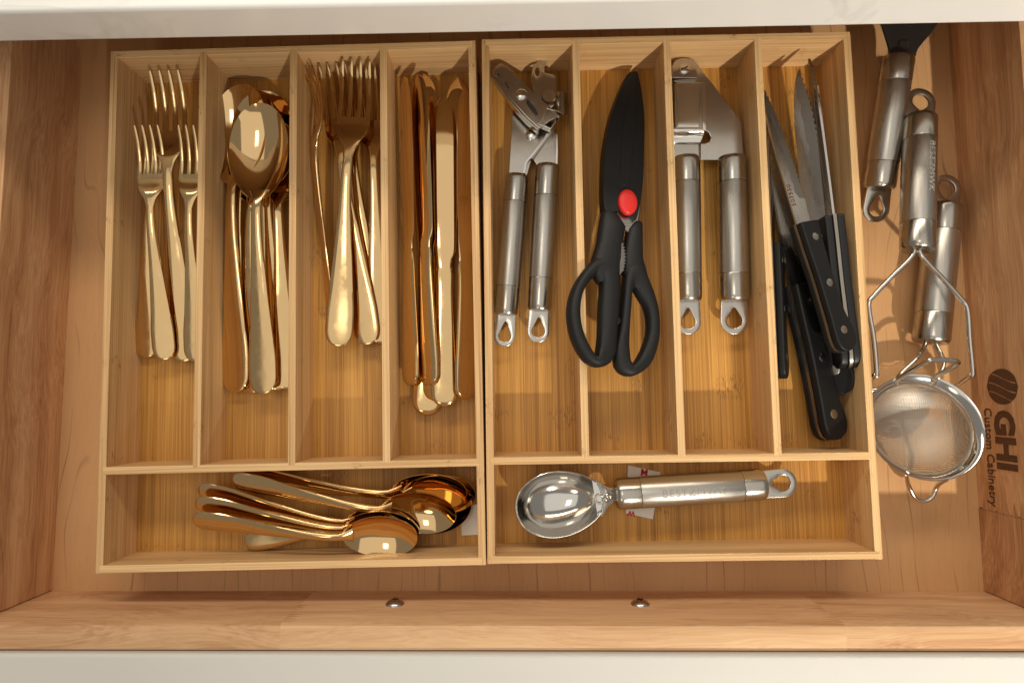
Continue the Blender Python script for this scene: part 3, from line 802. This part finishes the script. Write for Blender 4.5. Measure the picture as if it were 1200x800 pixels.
# ------------------------------------------------------------------ ice cream scoop
t = thing('ice_cream_scoop', 'steel ice cream scoop with mirror bowl and tube handle', 'ice cream scoop', P(700, 585, FZ)); loc = t.location
Mx, L, g = steel_handle(t, P(895, 567, .020), P(721, 578.5, .022), .0107, 1, 0, .0225, .16, .0098)
text_part('etched_name', 'BESTZMWK', .0076, 'etch', g, Matrix.Translation((L * .50, 0, 0)) @ Matrix.Rotation(math.radians(180), 4, 'Z') @ Matrix.Rotation(math.radians(4), 4, 'X'), .00008, 'CENTER', 0, 1.12, .0107)
a = P(721, 578.5, .022); cb_ = P(657, 590, .029)
ax = (a - cb_); ax.z = 0; ax.normalize()
sm = Matrix.Translation(cb_ - loc) @ Matrix((ax, Vector((-ax.y, ax.x, 0)), Vector((0, 0, 1)))).transposed().to_4x4() @ Matrix.Rotation(math.radians(3), 4, 'Y')
ra, rb = .0305, .0218
n, m = 64, 16; R = []
def sp_(r, a_, dz=0, k=1.0):
    x = ra * r * math.cos(a_) * k; y = rb * r * math.sin(a_) * k * (1 - .10 * math.cos(a_))
    return x, y
dep = .0208
prof = [(.06 + .87 * i / m, -dep * math.sqrt(max(0, 1 - ((.06 + .87 * i / m) / .945) ** 2.2))) for i in range(m + 1)]
prof += [(.945, -.0030), (.960, -.0010), (.980, .0001), (1.0, .0002), (1.010, -.0003), (1.0, -.0010), (.975, -.0012), (.965, -.0034), (.955, -.0062)]
prof += [(r * 1.03, z - .0012) for r, z in reversed([(.06 + .87 * i / m, -dep * math.sqrt(max(0, 1 - ((.06 + .87 * i / m) / .945) ** 2.2))) for i in range(m + 1)])]
for r, z in prof:
    R.append([(*sp_(r, 2 * math.pi * k / n), z) for k in range(n)])
MB().rings(R).build('bowl', 'chrome', t, sm, 0, 70)
nk = sm.inverted() @ (a - loc)
st = [(.0235, 0, -.0012, .0128, .0030), (.0275, 0, -.0010, .0112, .0038), (.0310, 0, -.0014, .0080, .0046), (.0345, 0, -.0022, .0058, .0052), (nk.x + .002, nk.y, nk.z, .0055, .0060)]
MB().strap(st, 20, 2.6).build('neck', 'chrome', t, sm)
for k, yy in enumerate((-.0050, -.0015, .0022)):
    MB().tube(smooth([(.0262 + .0012 * k, -.0120 + .0012 * k, .0004), (.0282 + .001 * k, -.004, .0016), (.0282 + .001 * k, .004, .0016), (.0262 + .0012 * k, .0120 - .0012 * k, .0004)], 6), .00055, 8).build('neck_rib', 'chrome', t, sm)
MB().tube([(.0262 + .0026 * math.cos(q), -.0005 + .0030 * math.sin(q), .0020) for q in (2 * math.pi * k / 20 for k in range(20))], .0006, 8, True).build('spring_ring', 'chrome', t, sm)
for dx, dy, r_ in ((.0315, .0012, .0022), (.0305, -.0022, .0017), (.0338, -.0005, .0018)):
    MB().lathe([(0, r_), (.0012, r_ * .95), (.0022, r_ * .6), (.0026, r_ * .1)], 18).build('pivot_pin', 'chrome', t, sm @ Matrix.Translation((dx, dy, .0008)) @ Matrix.Rotation(math.radians(-90), 4, 'Y'))

# ------------------------------------------------------------------ spatula, masher and strainer right of the trays
t = thing('spatula', 'dark spatula with steel tube handle running under the countertop', 'spatula', P(1045, 120, 0)); loc = t.location
steel_handle(t, P(1030, 222, .016), P(1053, 66, .030), .0106, 1, 0, .0235, .20, .0092)
zc_ = .034
hd = smooth2([(1043, 68), (1071, 68), (1077, 56), (1098, 30), (1106, 5), (1108, -75), (1030, -75), (1027, 5), (1034, 30), (1042, 56)], 3)
b = MB().prism(wpoly(hd, zc_), zz(zc_ - .0022), zz(zc_)); b.build('head', 'nylon', t, None, .0008)
MB().prism(wpoly([(1050, 74), (1064, 74), (1066, 46), (1054, 46)], zc_ + .001), zz(zc_ - .005), zz(zc_ + .001)).build('neck', 'nylon', t, None, .0015, 38, 3)
MB().tube([tuple(P(1067 + 7 * math.cos(q), 24 + 6 * math.sin(q), zc_ + .0004) - loc) for q in (2 * math.pi * k / 20 for k in range(20))], .0005, 8, True).build('moulded_ring', 'soft', t)

t = thing('strainer', 'small round wire mesh strainer with steel handle beside the tray', 'strainer', P(1090, 450, 0)); loc = t.location
Mx, L, g = steel_handle(t, P(1107, 240, .013), P(1090.5, 402, .017), .0118, 1, 0, .0225, .205, .0104)
# rim: a tilted flaring band
rc = P(1083.5, 499, .030) - loc
tilt = Matrix.Translation(rc) @ Matrix.Rotation(math.radians(-14), 4, 'X') @ Matrix.Rotation(math.radians(-6), 4, 'Y')
n = 64; ro = .0375; R = []
for r, z in ((.0300, -.0075), (.0306, -.0050), (.0318, -.0030), (.0338, -.0012), (.0352, .0000), (.0360, .0003), (.0364, -.0003), (.0360, -.0009), (.0342, -.0020), (.0322, -.0040), (.0310, -.0056), (.0305, -.0077)):
    R.append([(r * math.cos(2 * math.pi * k / n) * 1.03, r * math.sin(2 * math.pi * k / n), z) for k in range(n)])
MB().rings(R, False, False).build('rim', 'chrome', t, tilt, 0, 70)
b = MB(); R = []; m = 16
for i in range(m + 1):
    q = i / m * math.pi / 2; r = .0303 * math.cos(q) + .0001; z = -.0066 - .0205 * math.sin(q)
    R.append([(r * math.cos(2 * math.pi * k / n) * 1.03, r * math.sin(2 * math.pi * k / n), z) for k in range(n)])
b.rings(R, False)
mo = b.build('mesh_bowl', 'mesh', t, tilt, 0, 180)
uvl = mo.data.uv_layers.new(name='UVMap')
for lp in mo.data.loops:
    v = mo.data.vertices[lp.vertex_index].co
    uvl.data[lp.index].uv = (v.x / .00105, (v.y + .35 * v.z) / .00105)
T3 = tilt
def W(x, y, z): return P(x, y, z) - loc
hA = P(1084, 404, .017) - loc; hB = P(1097, 404, .017) - loc
for h0, mid, ang in ((hA, W(1074, 420, .024), 108), (hB, W(1106, 424, .024), 66)):
    e = T3 @ Vector((.0352 * math.cos(math.radians(ang)), .0352 * math.sin(math.radians(ang)), .0002))
    e2 = T3 @ Vector((.0318 * math.cos(math.radians(ang)), .0318 * math.sin(math.radians(ang)), -.0060))
    MB().tube(smooth([h0 + Vector((0, .006, 0)), h0, mid, e + Vector((0, .002, .002)), e2], 7), .0015, 10).build('handle_wire', 'chrome', t)
e1 = T3 @ Vector((-.0170, -.0312, -.0008)); e2 = T3 @ Vector((.0085, -.0345, -.0008))
MB().tube(smooth([e1, W(1064, 566, .020), W(1072, 582, .016), W(1082, 586.5, .015), W(1092, 582, .016), W(1099, 568, .020), e2], 7), .0015, 10).build('rest_hook', 'chrome', t)

t = thing('potato_masher', 'steel potato masher with bent wire foot lying across the strainer handle', 'potato masher', P(1077, 250, 0)); loc = t.location
Mx, L, g = steel_handle(t, P(1078, 137, .031), P(1075, 294, .041), .0108, 1, 0, .0215, .19, .0104)
text_part('etched_name', 'BESTZMWK', .0066, 'etch', g, Matrix.Translation((L * .42, 0, 0)) @ Matrix.Rotation(math.radians(-12), 4, 'X'), .00008, 'CENTER', 0, 1.1, .0108)
def W(x, y, z): return P(x, y, z) - loc
yb = P(1085, 441, .03).y - loc.y
zt, zb = .050, .004
xl_, xr_ = P(1022, 441, .025).x - loc.x, P(1139, 441, .030).x - loc.x
foot = []
nseg = 4; xs_ = [xl_ + (xr_ - xl_) * k / (nseg - 1) for k in range(nseg)]
for k, x in enumerate(xs_):
    lo_, hi_ = (x, yb, zb - loc.z), (x, yb, zt - loc.z)
    mid_ = (zb, zt) if k % 2 else (zt, zb)
    if k == 0: foot += [(x, yb, .030), (x - .001, yb, .014), (x + .001, yb, zb)]
    elif k == nseg - 1: foot += [(x - .001, yb, zt if k % 2 == 0 else zb), (x + .001, yb, .016 if k % 2 else .036), (x, yb, .030)]
    elif k % 2: foot += [(x - .0045, yb, zb + .004), (x - .002, yb, (zb + zt) / 2), (x + .0015, yb, zt - .003), (x + .004, yb, zt)]
    else: foot += [(x + .001, yb, zt - .003), (x, yb, (zb + zt) / 2), (x + .0015, yb, zb + .003), (x + .005, yb, zb)]
foot = [(x, y + (z - .026) * .42, z) for x, y, z in foot]
MB().tube(smooth(foot, 7), .0017, 10).build('mashing_wire', 'chrome', t)
for sx, kx, ky, fx in ((-1, 1019.5, 351, xl_), (1, 1131.5, 356, xr_)):
    h0 = W(1074.5 + sx * 4, 297, .041); kk = W(kx, ky, .036)
    pts = [h0 + Vector((0, .012, 0)), h0, h0 + (kk - h0) * .5, h0 + (kk - h0) * .9, kk + Vector((sx * .001, -.004, 0)), kk * .5 + Vector((fx, yb, .032)) * .5, Vector((fx, yb + .004, .031)), Vector((fx, yb, .030))]
    MB().tube(smooth(pts, 6), .0016, 10).build('handle_wire', 'chrome', t)
